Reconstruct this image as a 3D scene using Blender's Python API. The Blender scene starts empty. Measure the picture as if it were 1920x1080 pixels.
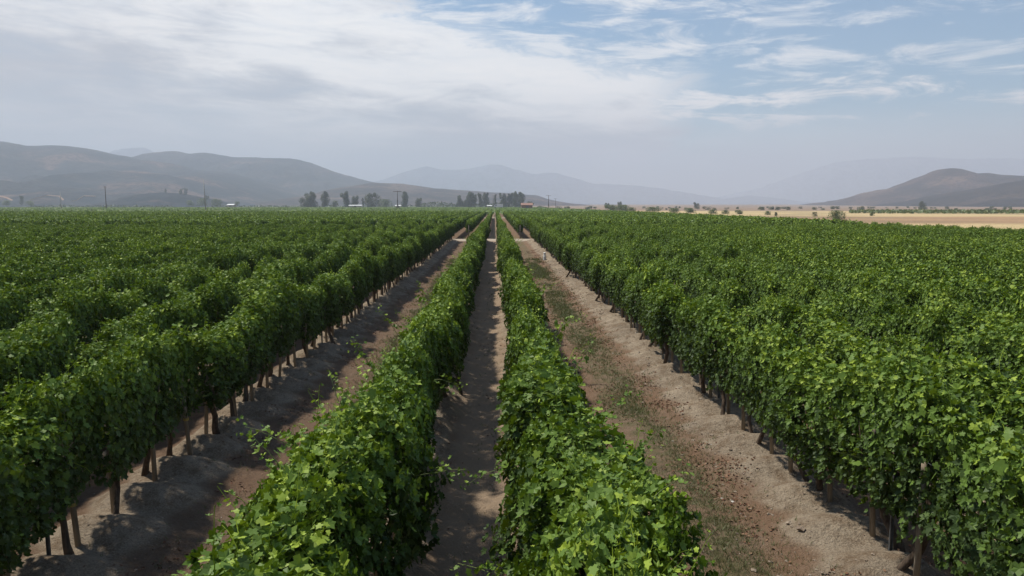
import bpy, math, random
import numpy as np
R = math.radians
C = bpy.context.scene.collection
sc = bpy.context.scene

# ------------------------------------------------------------------ camera
H = 4.4
F = 1350.0                                   # focal length in photo pixels (1920 wide)
PITCH, YAW = R(6.55), R(-1.36)
cam = bpy.data.objects.new('camera', bpy.data.cameras.new('camera')); C.objects.link(cam)
cam.location = (0, 0, H); cam.rotation_euler = (math.pi/2 - PITCH, 0, YAW)
cam.data.sensor_width = 36; cam.data.lens = F/1920*36
cam.data.clip_start = 0.1; cam.data.clip_end = 60000
sc.camera = cam

# ------------------------------------------------------------------ sky, sun, exposure
SUN_AZ, SUN_EL = R(-60), R(59)
CLO, CHI, SKYMUL = (5.6, 5.6, 6.0), (11.4, 11.1, 10.8), (.55, .90, 1.10)
world = bpy.data.worlds.new('World'); sc.world = world; world.use_nodes = True
NT = world.node_tree; NT.nodes.clear()

class G:
    """tiny helper for shader graphs"""
    def __init__(s, nt): s.nt = nt
    def n(s, t, **kw):
        nd = s.nt.nodes.new(t)
        for k, v in kw.items(): setattr(nd, k, v)
        return nd
    def put(s, sock, v):
        if isinstance(v, bpy.types.NodeSocket): s.nt.links.new(v, sock)
        elif isinstance(v, (tuple, list)) and len(v) == 3 and sock.type == 'RGBA': sock.default_value = (*v, 1)
        else: sock.default_value = v
    def m(s, op, a, b=0.0, c=0.0, clamp=False):
        nd = s.n('ShaderNodeMath', operation=op, use_clamp=clamp)
        s.put(nd.inputs[0], a); s.put(nd.inputs[1], b); s.put(nd.inputs[2], c)
        return nd.outputs[0]
    def ss(s, v, a, b):                       # smooth step a..b -> 0..1
        nd = s.n('ShaderNodeMapRange', interpolation_type='SMOOTHSTEP')
        s.put(nd.inputs['Value'], v); s.put(nd.inputs['From Min'], a); s.put(nd.inputs['From Max'], b)
        return nd.outputs[0]
    def mix(s, f, a, b):
        nd = s.n('ShaderNodeMix', data_type='RGBA')
        s.put(nd.inputs[0], f); s.put(nd.inputs[6], a); s.put(nd.inputs[7], b)
        return nd.outputs[2]
    def noise(s, vec, scale, detail=4, rough=0.55, dist=0.0):
        nd = s.n('ShaderNodeTexNoise')
        if vec is not None: s.put(nd.inputs['Vector'], vec)
        s.put(nd.inputs['Scale'], scale); s.put(nd.inputs['Detail'], detail)
        s.put(nd.inputs['Roughness'], rough); s.put(nd.inputs['Distortion'], dist)
        return nd.outputs[0]
    def comb(s, x, y, z=0.0):
        nd = s.n('ShaderNodeCombineXYZ'); s.put(nd.inputs[0], x); s.put(nd.inputs[1], y); s.put(nd.inputs[2], z)
        return nd.outputs[0]
    def sep(s, v):
        nd = s.n('ShaderNodeSeparateXYZ'); s.put(nd.inputs[0], v); return nd.outputs

g = G(NT)
sky = g.n('ShaderNodeTexSky', sky_type='NISHITA', sun_disc=False)
sky.sun_elevation = SUN_EL; sky.sun_rotation = SUN_AZ; sky.air_density = 1.2; sky.dust_density = .6; sky.altitude = 200
dx, dy, dz = g.sep(g.n('ShaderNodeTexCoord').outputs['Generated'])[:3]
az = g.m('ARCTAN2', dx, dy)                                  # 0 straight down the rows, + to the right
el = g.m('ARCSINE', dz)
cv = g.comb(dx, dy, g.m('MULTIPLY', dz, 3.4))
n_big = g.noise(cv, 2.6, 7, 0.56, 0.35)
n_fine = g.noise(g.comb(g.m('ADD', dx, g.m('MULTIPLY', dz, .9)), dy, g.m('MULTIPLY', dz, 5.0)), 8.5, 7, 0.66, 0.5)
nb = g.m('SUBTRACT', n_big, 0.5); nf = g.m('SUBTRACT', n_fine, 0.5)
wob = g.m('ADD', g.m('MULTIPLY', nb, 0.16), g.m('MULTIPLY', nf, 0.12))
# one broad bank over the left two thirds, its ragged edge falling away to the right
topc = g.m('ADD', g.m('ADD', el, g.m('MULTIPLY', az, 0.20)), wob)
bank = g.m('MULTIPLY', g.m('SUBTRACT', 1.0, g.ss(topc, 0.205, 0.245)),
           g.m('SUBTRACT', 1.0, g.ss(g.m('ADD', az, g.m('MULTIPLY', wob, 1.4)), 0.19, 0.29)))
bank = g.m('MAXIMUM', bank, g.m('MULTIPLY', g.ss(g.m('SUBTRACT', g.m('MULTIPLY', az, -1.0), g.m('MULTIPLY', wob, 2.0)), 0.18, 0.42), 0.8))
wisp = g.ss(g.m('ADD', g.m('MULTIPLY', n_fine, 0.75), g.m('MULTIPLY', n_big, 0.35)), 0.49, 0.68)
puff = g.m('MULTIPLY', g.m('MULTIPLY', g.ss(el, 0.20, 0.14), g.ss(el, 0.07, 0.12)), g.ss(g.m('ADD', n_fine, g.m('MULTIPLY', nb, 0.8)), 0.40, 0.60))
low = g.m('SUBTRACT', 1.0, g.ss(el, 0.02, 0.15))
mask = g.m('MULTIPLY', bank, g.m('ADD', 0.92, g.m('MULTIPLY', nf, .55)))
mask = g.m('MAXIMUM', mask, g.m('MULTIPLY', wisp, 0.75))
mask = g.m('MAXIMUM', mask, g.m('MULTIPLY', puff, 0.95))
mask = g.m('MAXIMUM', mask, g.m('MULTIPLY', low, 0.9))
mask = g.m('MULTIPLY', mask, g.m('SUBTRACT', 1.0, g.m('MULTIPLY', g.ss(el, 0.32, 0.60), 0.9)))   # veil cut back overhead, out of view, to lower the fill light
mask = g.m('MAXIMUM', mask, 0.05, clamp=True)
lit = g.ss(g.m('ADD', g.m('ADD', g.m('MULTIPLY', n_fine, 0.32), g.m('MULTIPLY', n_big, 0.78)), g.m('MULTIPLY', g.ss(topc, 0.06, 0.20), .14)), 0.44, 0.70)
lit = g.m('MULTIPLY', g.m('MULTIPLY', lit, g.ss(el, 0.02, 0.16)), g.m('ADD', 0.65, g.m('MULTIPLY', g.ss(az, -0.62, -0.25), 0.35)))
cl_col = g.mix(lit, CLO, CHI)
skyc = g.n('ShaderNodeVectorMath', operation='MULTIPLY'); g.put(skyc.inputs[0], sky.outputs[0]); skyc.inputs[1].default_value = SKYMUL
bg = g.n('ShaderNodeBackground'); bg.inputs['Strength'].default_value = 0.088
g.put(bg.inputs['Color'], g.mix(mask, skyc.outputs[0], cl_col))
out = g.n('ShaderNodeOutputWorld'); NT.links.new(bg.outputs[0], out.inputs[0])

sd = bpy.data.lights.new('sun', 'SUN'); sd.energy = 5.0; sd.angle = R(3.0); sd.color = (1.0, 0.94, 0.82)
sun = bpy.data.objects.new('sun', sd); C.objects.link(sun)
sun.rotation_euler = (math.pi/2 - SUN_EL, 0, math.pi - SUN_AZ)

vs = sc.view_settings
vs.view_transform = 'Standard'; vs.look = 'None'; vs.gamma = 1; vs.exposure = 0.18; vs.use_curve_mapping = False
sc.render.engine = 'CYCLES'
cy = sc.cycles
cy.use_denoising = True
cy.max_bounces = 5; cy.diffuse_bounces = 2; cy.glossy_bounces = 2; cy.transmission_bounces = 3; cy.transparent_max_bounces = 8
cy.volume_bounces = 2; cy.sample_clamp_indirect = 4.0

# ------------------------------------------------------------------ helpers
rng = np.random.default_rng(7)
random.seed(7)

def at(px, depth):
    """world x of a thing seen at photo column px, standing depth metres down the rows"""
    a = math.atan((px - 960)/F) - YAW
    return math.tan(a)*depth

def zat(py, depth):
    """world height of a point seen at photo line py, depth metres down the rows"""
    a = math.atan((py - 540)/F) + PITCH
    return H - math.tan(a)*depth

def hash2(ix, iy, seed):
    h = (ix.astype(np.int64)*374761393 + iy.astype(np.int64)*668265263 + seed*2246822519) & 0xFFFFFFFF
    h = ((h ^ (h >> 13))*1274126177) & 0xFFFFFFFF
    return ((h ^ (h >> 16)) & 0xFFFFFF)/float(0xFFFFFF)

def vnoise(x, y, seed=0):
    x = np.asarray(x, float); y = np.asarray(y, float)
    ix = np.floor(x); iy = np.floor(y); fx = x-ix; fy = y-iy
    fx = fx*fx*(3-2*fx); fy = fy*fy*(3-2*fy)
    ix = ix.astype(np.int64); iy = iy.astype(np.int64)
    a = hash2(ix, iy, seed); b = hash2(ix+1, iy, seed); c = hash2(ix, iy+1, seed); d = hash2(ix+1, iy+1, seed)
    return (a*(1-fx)+b*fx)*(1-fy) + (c*(1-fx)+d*fx)*fy

def fbm(x, y, seed=0, octv=4, gain=0.5):
    s = 0; amp = 1; tot = 0; f = 1.0
    for k in range(octv):
        s = s + amp*vnoise(np.asarray(x)*f+k*17.3, np.asarray(y)*f-k*9.1, seed+k); tot += amp; amp *= gain; f *= 2.03
    return s/tot

def mesh_np(name, V, faces_idx, sizes, mat, attr=None, smooth=False):
    """V (n,3); faces_idx flat loop vertex indices; sizes per face; attr per-face float 'tint'"""
    me = bpy.data.meshes.new(name)
    V = np.asarray(V, np.float32); faces_idx = np.asarray(faces_idx, np.int32); sizes = np.asarray(sizes, np.int32)
    me.vertices.add(len(V)); me.vertices.foreach_set('co', V.ravel())
    me.loops.add(len(faces_idx)); me.loops.foreach_set('vertex_index', faces_idx)
    me.polygons.add(len(sizes))
    st = np.zeros(len(sizes), np.int32); st[1:] = np.cumsum(sizes)[:-1]
    me.polygons.foreach_set('loop_start', st)
    me.polygons.foreach_set('use_smooth', np.full(len(sizes), smooth))
    if attr is not None:
        a = me.attributes.new('tint', 'FLOAT', 'FACE'); a.data.foreach_set('value', np.asarray(attr, np.float32))
    me.update(calc_edges=True)
    me.materials.append(mat)
    return me

def link(name, me, parent=None, loc=(0, 0, 0), rz=0.0, scale=None):
    o = bpy.data.objects.new(name, me); C.objects.link(o)
    if parent: o.parent = parent
    o.location = loc; o.rotation_euler = (0, 0, rz)
    if scale: o.scale = scale
    return o

def tag(o, label=None, cat=None, group=None, kind=None):
    if label: o['label'] = label
    if cat: o['category'] = cat
    if group: o['group'] = group
    if kind: o['kind'] = kind
    return o

def thing(name, label, cat, loc=(0, 0, 0), group=None, rz=0.0):
    return tag(link(name, None, None, loc, rz), label, cat, group)

class MB:
    """collects simple solids into one mesh"""
    def __init__(s): s.V = []; s.F = []; s.S = []; s.T = []; s.n = 0
    def add(s, V, faces, tint=0.5):
        for f in faces: s.F.extend([i+s.n for i in f]); s.S.append(len(f)); s.T.append(tint)
        s.V.extend(V); s.n += len(V); return s
    def box(s, x0, x1, y0, y1, z0, z1, tint=0.5):
        V = [(x0,y0,z0),(x1,y0,z0),(x1,y1,z0),(x0,y1,z0),(x0,y0,z1),(x1,y0,z1),(x1,y1,z1),(x0,y1,z1)]
        return s.add(V, [(0,3,2,1),(4,5,6,7),(0,1,5,4),(1,2,6,5),(2,3,7,6),(3,0,4,7)], tint)
    def tube(s, pts, rad, seg=7, tint=0.5, cap=True, wob=0.0):
        P = np.array(pts, float); rad = np.broadcast_to(np.array(rad, float), (len(P),))
        V = []; faces = []
        for i, p in enumerate(P):
            d = P[min(i+1, len(P)-1)] - P[max(i-1, 0)]; d /= np.linalg.norm(d)+1e-9
            u = np.cross(d, (0.0, 1.0, 0.13) if abs(d[1]) < .9 else (1.0, 0, 0)); u /= np.linalg.norm(u); v = np.cross(d, u)
            for k in range(seg):
                a = 2*math.pi*k/seg; r = rad[i]*(1+wob*(random.random()-.5))
                V.append(tuple(p + r*(math.cos(a)*u + math.sin(a)*v)))
        for i in range(len(P)-1):
            for k in range(seg):
                a = i*seg+k; b = i*seg+(k+1) % seg
                faces.append((a, b, b+seg, a+seg))
        if cap:
            faces.append(tuple(range(seg-1, -1, -1))); faces.append(tuple(range((len(P)-1)*seg, len(P)*seg)))
        return s.add(V, faces, tint)
    def mesh(s, name, mat, smooth=False): return mesh_np(name, s.V, s.F, s.S, mat, s.T, smooth)

def newmat(name):
    m = bpy.data.materials.new(name); m.use_nodes = True; nt = m.node_tree; nt.nodes.clear()
    gg = G(nt); p = gg.n('ShaderNodeBsdfPrincipled'); o = gg.n('ShaderNodeOutputMaterial')
    nt.links.new(p.outputs[0], o.inputs[0]); p.inputs['Roughness'].default_value = .85
    p.inputs['Specular IOR Level'].default_value = .25
    return m, gg, p, o

def simple(name, c1, c2=None, scale=8.0, rough=.85, bump=0.0, stretch=None, metallic=0.0):
    m, gg, p, o = newmat(name)
    co = gg.n('ShaderNodeTexCoord').outputs['Object']
    if stretch:
        mp = gg.n('ShaderNodeMapping'); mp.inputs['Scale'].default_value = stretch; gg.put(mp.inputs[0], co); co = mp.outputs[0]
    nz = gg.noise(co, scale, 5)
    gg.put(p.inputs['Base Color'], gg.mix(gg.ss(nz, .35, .65), c1, c2 or tuple(v*.7 for v in c1)))
    p.inputs['Roughness'].default_value = rough; p.inputs['Metallic'].default_value = metallic
    if bump:
        b = gg.n('ShaderNodeBump'); b.inputs['Strength'].default_value = bump; b.inputs['Distance'].default_value = .02
        gg.put(b.inputs['Height'], nz); gg.put(p.inputs['Normal'], b.outputs[0])
    return m

def leafmat(name, dark, mid, young, trans=.22, rough=.5, spec=.35, wscale=.35):
    m, gg, p, o = newmat(name)
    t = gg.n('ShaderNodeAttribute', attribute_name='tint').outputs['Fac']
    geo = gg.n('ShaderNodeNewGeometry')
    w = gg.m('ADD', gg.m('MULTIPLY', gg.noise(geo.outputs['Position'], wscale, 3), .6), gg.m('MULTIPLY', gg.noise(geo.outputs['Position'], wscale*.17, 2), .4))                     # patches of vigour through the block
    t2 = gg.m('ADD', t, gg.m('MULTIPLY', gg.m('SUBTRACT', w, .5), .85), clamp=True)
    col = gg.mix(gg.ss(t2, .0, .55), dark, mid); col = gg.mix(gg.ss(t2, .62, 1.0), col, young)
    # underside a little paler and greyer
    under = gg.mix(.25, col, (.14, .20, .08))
    col2 = gg.mix(geo.outputs['Backfacing'], col, under)
    gg.put(p.inputs['Base Color'], col2)
    p.inputs['Roughness'].default_value = rough; p.inputs['Specular IOR Level'].default_value = spec
    tr = gg.n('ShaderNodeBsdfTranslucent')
    gg.put(tr.inputs['Color'], gg.mix(.5, col, (.30, .42, .010)))
    ms = gg.n('ShaderNodeMixShader'); ms.inputs[0].default_value = trans
    gg.nt.links.new(p.outputs[0], ms.inputs[1]); gg.nt.links.new(tr.outputs[0], ms.inputs[2]); gg.nt.links.new(ms.outputs[0], o.inputs[0])
    return m

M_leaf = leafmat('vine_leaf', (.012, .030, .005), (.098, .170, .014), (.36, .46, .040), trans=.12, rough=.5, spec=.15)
M_tree = leafmat('tree_leaf', (.008, .014, .010), (.016, .026, .016), (.034, .046, .024), trans=.10, wscale=.2)
M_bush = leafmat('bush_leaf', (.045, .070, .022), (.085, .115, .035), (.14, .17, .05), trans=.12, wscale=.1)
M_scrub = leafmat('scrub_leaf', (.050, .055, .030), (.080, .085, .045), (.13, .12, .06), trans=.08, wscale=.1)
M_bark = simple('vine_bark', (.060, .042, .030), (.115, .085, .062), 30, .95, .8, (1, 1, .25))
M_stake = simple('weathered_stake', (.20, .16, .115), (.30, .25, .19), 25, .9, .5, (1, 1, .12))
M_steel = simple('steel', (.10, .11, .12), (.16, .17, .18), 20, .5, 0, None, .6)
M_tie = simple('tie', (.55, .42, .10), (.45, .30, .08), 20, .7)
M_stem = simple('green_stem', (.13, .19, .05), (.18, .20, .07), 20, .7)
M_white = simple('white_paint', (.74, .75, .74), (.62, .63, .62), 2, .6)
M_pole = simple('pole_wood', (.075, .060, .050), (.11, .09, .075), 3, .9)
M_palepole = simple('concrete_pole', (.42, .41, .39), (.35, .34, .32), 3, .9)
M_trunk = simple('tree_bark', (.10, .08, .06), (.16, .13, .10), 2, .95)

# ------------------------------------------------------------------ layout of the rows (metres; rows run along +Y)
SP = 1.12                                    # distance between vines in a row
ROWS1_R = [4.73 + 2.0*k for k in range(23)]  # right of the wide right lane
ROWS1_L = [-5.27 - 2.0*k for k in range(33)]
RA, RB = -1.27, 0.73
FIELD_EDGE = 50.5
Y0, Y1 = -3.2, 88.6                          # first block
Y2, Y3 = 95.8, 250.0                         # second block
Y4, Y5 = 264.0, 900.0

def near_rows():
    return [RA, RB] + ROWS1_R[:4] + ROWS1_L[:4]

# ------------------------------------------------------------------ ground: one sheet out to the hills
def grow(a, b, s0, k):
    out = [a]; s = s0
    while out[-1] < b: out.append(out[-1]+s); s *= k
    return out
xs = np.arange(-9.0, 9.0, .075)
xr = np.array(grow(9.0, 12000, .1, 1.06)); xs = np.concatenate([-xr[::-1], xs[1:], xr])
ysn = np.array(grow(3.0, 14000, .05, 1.0085)); yb = -np.array(grow(-3.0, 3000, .3, 1.25))[::-1]
ys = np.concatenate([yb[:-1], ysn])
rows_all = np.array([RA, RB] + ROWS1_R + ROWS1_L)

def ground_h(X, Y):
    h = np.zeros_like(X)
    inb = 1/(1+np.exp(-(Y1+.6-Y)/.35))       # the first block ends at the cross track
    for rx in rows_all[np.abs(rows_all) < 14]:
        d = X-rx
        wide = .46+.30*(fbm(Y*.9, rx+0*Y, 11, 3)-.5)
        if rx == ROWS1_R[0]: wide = np.where(d < 0, wide+.30, wide)
        if rx == ROWS1_L[0]: wide = np.where(d > 0, wide+.26, wide)
        mound = .78+.42*np.cos((Y-Y0)*2*math.pi/SP + .6*np.sin(Y*.31+rx)) * (.5+.5*vnoise(Y*.5, rx+Y*0, 5))
        prof = 1/(1+np.power(np.abs(d)/wide, 4))
        h += .30*prof*mound*inb
    h += .05*(fbm(X*1.3, Y*1.3, 3, 4)-.5) + .035*(fbm(X*5, Y*5, 8, 3)-.5)*np.exp(-np.maximum(Y-40, 0)/40)
    # shallow wheel ruts in the open lanes
    for c in (-3.27, 2.73):
        for o in (-.62, .62):
            h -= .035*np.exp(-((X-c-o)/.22)**2)*inb
    far = np.clip((Y-900)/4000, 0, 1)
    h += far*far*(3-2*far)*10
    return h
X, Y = np.meshgrid(xs, ys)
Z = ground_h(X, Y)
nx, ny = len(xs), len(ys)
idx = np.arange(nx*ny).reshape(ny, nx)
quads = np.stack([idx[:-1, :-1], idx[:-1, 1:], idx[1:, 1:], idx[1:, :-1]], -1).reshape(-1, 4)

m_ground, gg, p, o = newmat('ground')
pos = gg.n('ShaderNodeNewGeometry').outputs['Position']
gx, gy, gz = gg.sep(pos)[:3]
n1 = gg.noise(pos, .55, 6, .6); n2 = gg.noise(pos, 3.3, 6, .62); n3 = gg.noise(pos, 17, 5, .65); n4 = gg.noise(pos, .045, 4, .5)
soil = gg.mix(gg.ss(n1, .32, .68), (.225, .182, .138), (.345, .280, .208))
soil = gg.mix(gg.ss(n2, .38, .72), soil, (.165, .115, .075))
soil = gg.mix(gg.m('MULTIPLY', gg.ss(n3, .50, .74), .55), soil, (.105, .076, .056))
# reddish leaf mould and crushed litter in the lanes; the raised bank is clean pale soil
crumb = gg.noise(pos, 42, 4, .7)
soil = gg.mix(gg.m('MULTIPLY', gg.ss(crumb, .50, .66), .5), soil, (.42, .34, .25))
soil = gg.mix(gg.m('MULTIPLY', gg.ss(crumb, .46, .34), .6), soil, (.10, .07, .048))
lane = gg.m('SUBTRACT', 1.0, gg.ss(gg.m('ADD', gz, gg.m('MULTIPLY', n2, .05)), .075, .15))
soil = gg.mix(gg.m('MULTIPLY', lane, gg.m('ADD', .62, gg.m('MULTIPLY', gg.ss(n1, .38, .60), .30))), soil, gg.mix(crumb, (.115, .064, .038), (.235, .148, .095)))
soil = gg.mix(gg.m('MULTIPLY', gg.m('MULTIPLY', lane, gg.ss(gx, -1.8, -3.4)), .30), soil, (.080, .056, .042))  # left lane darkened: dark mould, with row shade put into the colour
# the trampled centre path is greyer, its colour also raised and warmed to offset shade
cpath = gg.m('SUBTRACT', 1.0, gg.ss(gg.m('ABSOLUTE', gg.m('ADD', gx, .27)), .30, .75))
soil = gg.mix(gg.m('MULTIPLY', cpath, .75), soil, (.335, .252, .178))
# weedy green strips
def strip(c, w):
    d = gg.m('ABSOLUTE', gg.m('SUBTRACT', gg.m('ADD', gx, gg.m('MULTIPLY', gg.m('SUBTRACT', gg.noise(pos, .35, 3), .5), 1.1)), c))
    return gg.m('MULTIPLY', gg.m('SUBTRACT', 1.0, gg.ss(d, w*.4, w)), gg.ss(n2, .36, .60))
weed = gg.m('MAXIMUM', strip(2.95, .62), gg.m('MULTIPLY', strip(-3.0, .55), .9))
soil = gg.mix(gg.m('MULTIPLY', gg.m('MULTIPLY', weed, .62), gg.m('LESS_THAN', gy, 89.0)), soil, (.105, .108, .052))
# bare earth of the two cross tracks
tr1 = gg.m('SUBTRACT', 1.0, gg.ss(gg.m('ABSOLUTE', gg.m('SUBTRACT', gy, 92.2)), 2.6, 3.4))
tr2 = gg.m('SUBTRACT', 1.0, gg.ss(gg.m('ABSOLUTE', gg.m('SUBTRACT', gy, 257.0)), 5.0, 6.5))
soil = gg.mix(gg.m('MAXIMUM', tr1, tr2), soil, gg.mix(n2, (.33, .265, .20), (.43, .36, .28)))
# dry grassland right of the vineyard
wy = gg.m('ADD', gg.m('ADD', gy, gg.m('MULTIPLY', gx, .16)), gg.m('MULTIPLY', gg.m('SUBTRACT', n4, .5), 70))
straw = gg.mix(gg.ss(n1, .35, .65), (.42, .31, .16), (.52, .40, .22))
rust = gg.mix(gg.ss(n1, .35, .65), (.30, .185, .105), (.38, .25, .15))
dry = gg.mix(gg.ss(wy, 175, 205), straw, rust)
dry = gg.mix(gg.ss(wy, 290, 330), dry, straw)
dry = gg.mix(gg.ss(wy, 560, 640), dry, (.25, .175, .125))
dry = gg.mix(gg.m('MULTIPLY', gg.ss(gg.noise(pos, .012, 5, .6), .48, .62), .55), dry, (.17, .135, .085))
lx = gg.m('SUBTRACT', gx, gg.m('MULTIPLY', gg.m('MAXIMUM', gg.m('SUBTRACT', gy, 450.0), 0.0), .02))
dry_m = gg.ss(lx, 50.6, 51.8)
# far plain beyond the vines on the left: green crops fading into scrub
plain = gg.mix(gg.ss(gg.noise(pos, .006, 4), .4, .6), (.075, .115, .040), (.11, .13, .06))
plain = gg.mix(gg.ss(gy, 1700, 2600), plain, (.16, .14, .10))
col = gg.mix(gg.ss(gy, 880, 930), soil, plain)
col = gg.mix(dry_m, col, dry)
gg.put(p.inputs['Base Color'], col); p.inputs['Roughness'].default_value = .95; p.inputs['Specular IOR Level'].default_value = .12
b = gg.n('ShaderNodeBump'); b.inputs['Strength'].default_value = 1.0; b.inputs['Distance'].default_value = .08
gg.put(b.inputs['Height'], gg.m('ADD', gg.noise(pos, 9, 8, .7), gg.m('MULTIPLY', gg.noise(pos, 38, 4, .6), .35)))
gg.put(p.inputs['Normal'], b.outputs[0])
ground = link('ground', mesh_np('ground', np.stack([X, Y, Z], -1).reshape(-1, 3), quads.ravel(), np.full(len(quads), 4), m_ground, None, True))
tag(ground, kind='structure')

# ------------------------------------------------------------------ leaves
T_HI = np.array([(.30,0,-.06),(0,0,0),(-.17,.20,.03),(.03,.47,.05),(.24,.33,-.02),(.52,.53,.06),(.62,.25,-.01),(1.0,0,.05),
                 (.62,-.25,-.01),(.52,-.53,.06),(.24,-.33,-.02),(.03,-.47,.05),(-.17,-.20,.03)])
F_HI = np.array([(0, k, k+1) for k in range(1, 12)] + [(0, 12, 1)])
T_MID = np.array([(.30,0,-.08),(-.12,.30,.04),(.40,.52,.04),(1.0,0,.02),(.40,-.52,.04),(-.12,-.30,.04)])
F_MID = np.array([(0,1,2),(0,2,3),(0,3,4),(0,4,5),(0,5,1)])
T_LO = np.array([(-.15,.38,0),(.55,.5,.05),(1.0,-.1,0),(.35,-.5,.06)])
F_LO = np.array([(0,1,2),(0,2,3)])
T_XLO = np.array([(-.3,.5,0),(.9,.15,0),(0,-.6,0)]); F_XLO = np.array([(0,1,2)])
LODS = {'hi': (T_HI, F_HI), 'mid': (T_MID, F_MID), 'lo': (T_LO, F_LO), 'xlo': (T_XLO, F_XLO)}

def unit(a): return a/(np.linalg.norm(a, axis=-1, keepdims=True)+1e-9)

def leaves(P, N, D, S, tint, lod, rg):
    """P centres, N blade normals, D tip directions, S sizes -> V, faces(flat), sizes, tint"""
    T, Fc = LODS[lod]
    N = unit(N); D = unit(D - N*np.sum(D*N, -1, keepdims=True)); B = np.cross(N, D)
    cup = rg.uniform(-1.2, 4.5, len(P))[:, None]
    t = T[None]
    V = (P[:, None] + S[:, None, None]*((t[..., 0:1]-.35)*D[:, None] + t[..., 1:2]*B[:, None]*.92 + (t[..., 2]*cup)[..., None]*N[:, None]))
    n = len(T)
    Fi = (Fc[None] + (np.arange(len(P))*n)[:, None, None]).reshape(-1)
    return V.reshape(-1, 3), Fi, np.full(len(P)*len(Fc), 3), np.repeat(tint, len(Fc))

def merge(parts):
    V, Fi, S, T = [], [], [], []; n = 0
    for v, f, s, t in parts:
        V.append(v); Fi.append(f+n); S.append(s); T.append(t); n += len(v)
    return np.concatenate(V), np.concatenate(Fi), np.concatenate(S), np.concatenate(T)

def shoot_leaves(p0, d0, length, rg, s0=.085, droop=.25, lod='hi'):
    """leaves alternating along one young shoot, plus its stem points"""
    n = max(4, int(length/.055)); pts = [np.array(p0, float)]; d = unit(np.array(d0, float))
    for k in range(n):
        d = unit(d + rg.normal(0, .10, 3) - np.array([0, 0, droop/n])); pts.append(pts[-1]+d*length/n)
    pts = np.array(pts)
    P, N, D, S = [], [], [], []
    for k in range(1, n+1):
        f = k/n; side = 1 if k % 2 else -1
        dd = unit(pts[k]-pts[k-1]); a = rg.uniform(0, 6.28)
        o = unit(np.cross(dd, [math.cos(a), math.sin(a), .3]))*side
        s = s0*(1.12-.72*f)*rg.uniform(.8, 1.2)
        P.append(pts[k]+o*s*.75); D.append(o*1.0+np.array([0, 0, -.35])); N.append(np.array([0, 0, 1.0])+rg.normal(0, .45, 3)+o*.3); S.append(s)
    return np.array(P), np.array(N), np.array(D), np.array(S), pts

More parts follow.
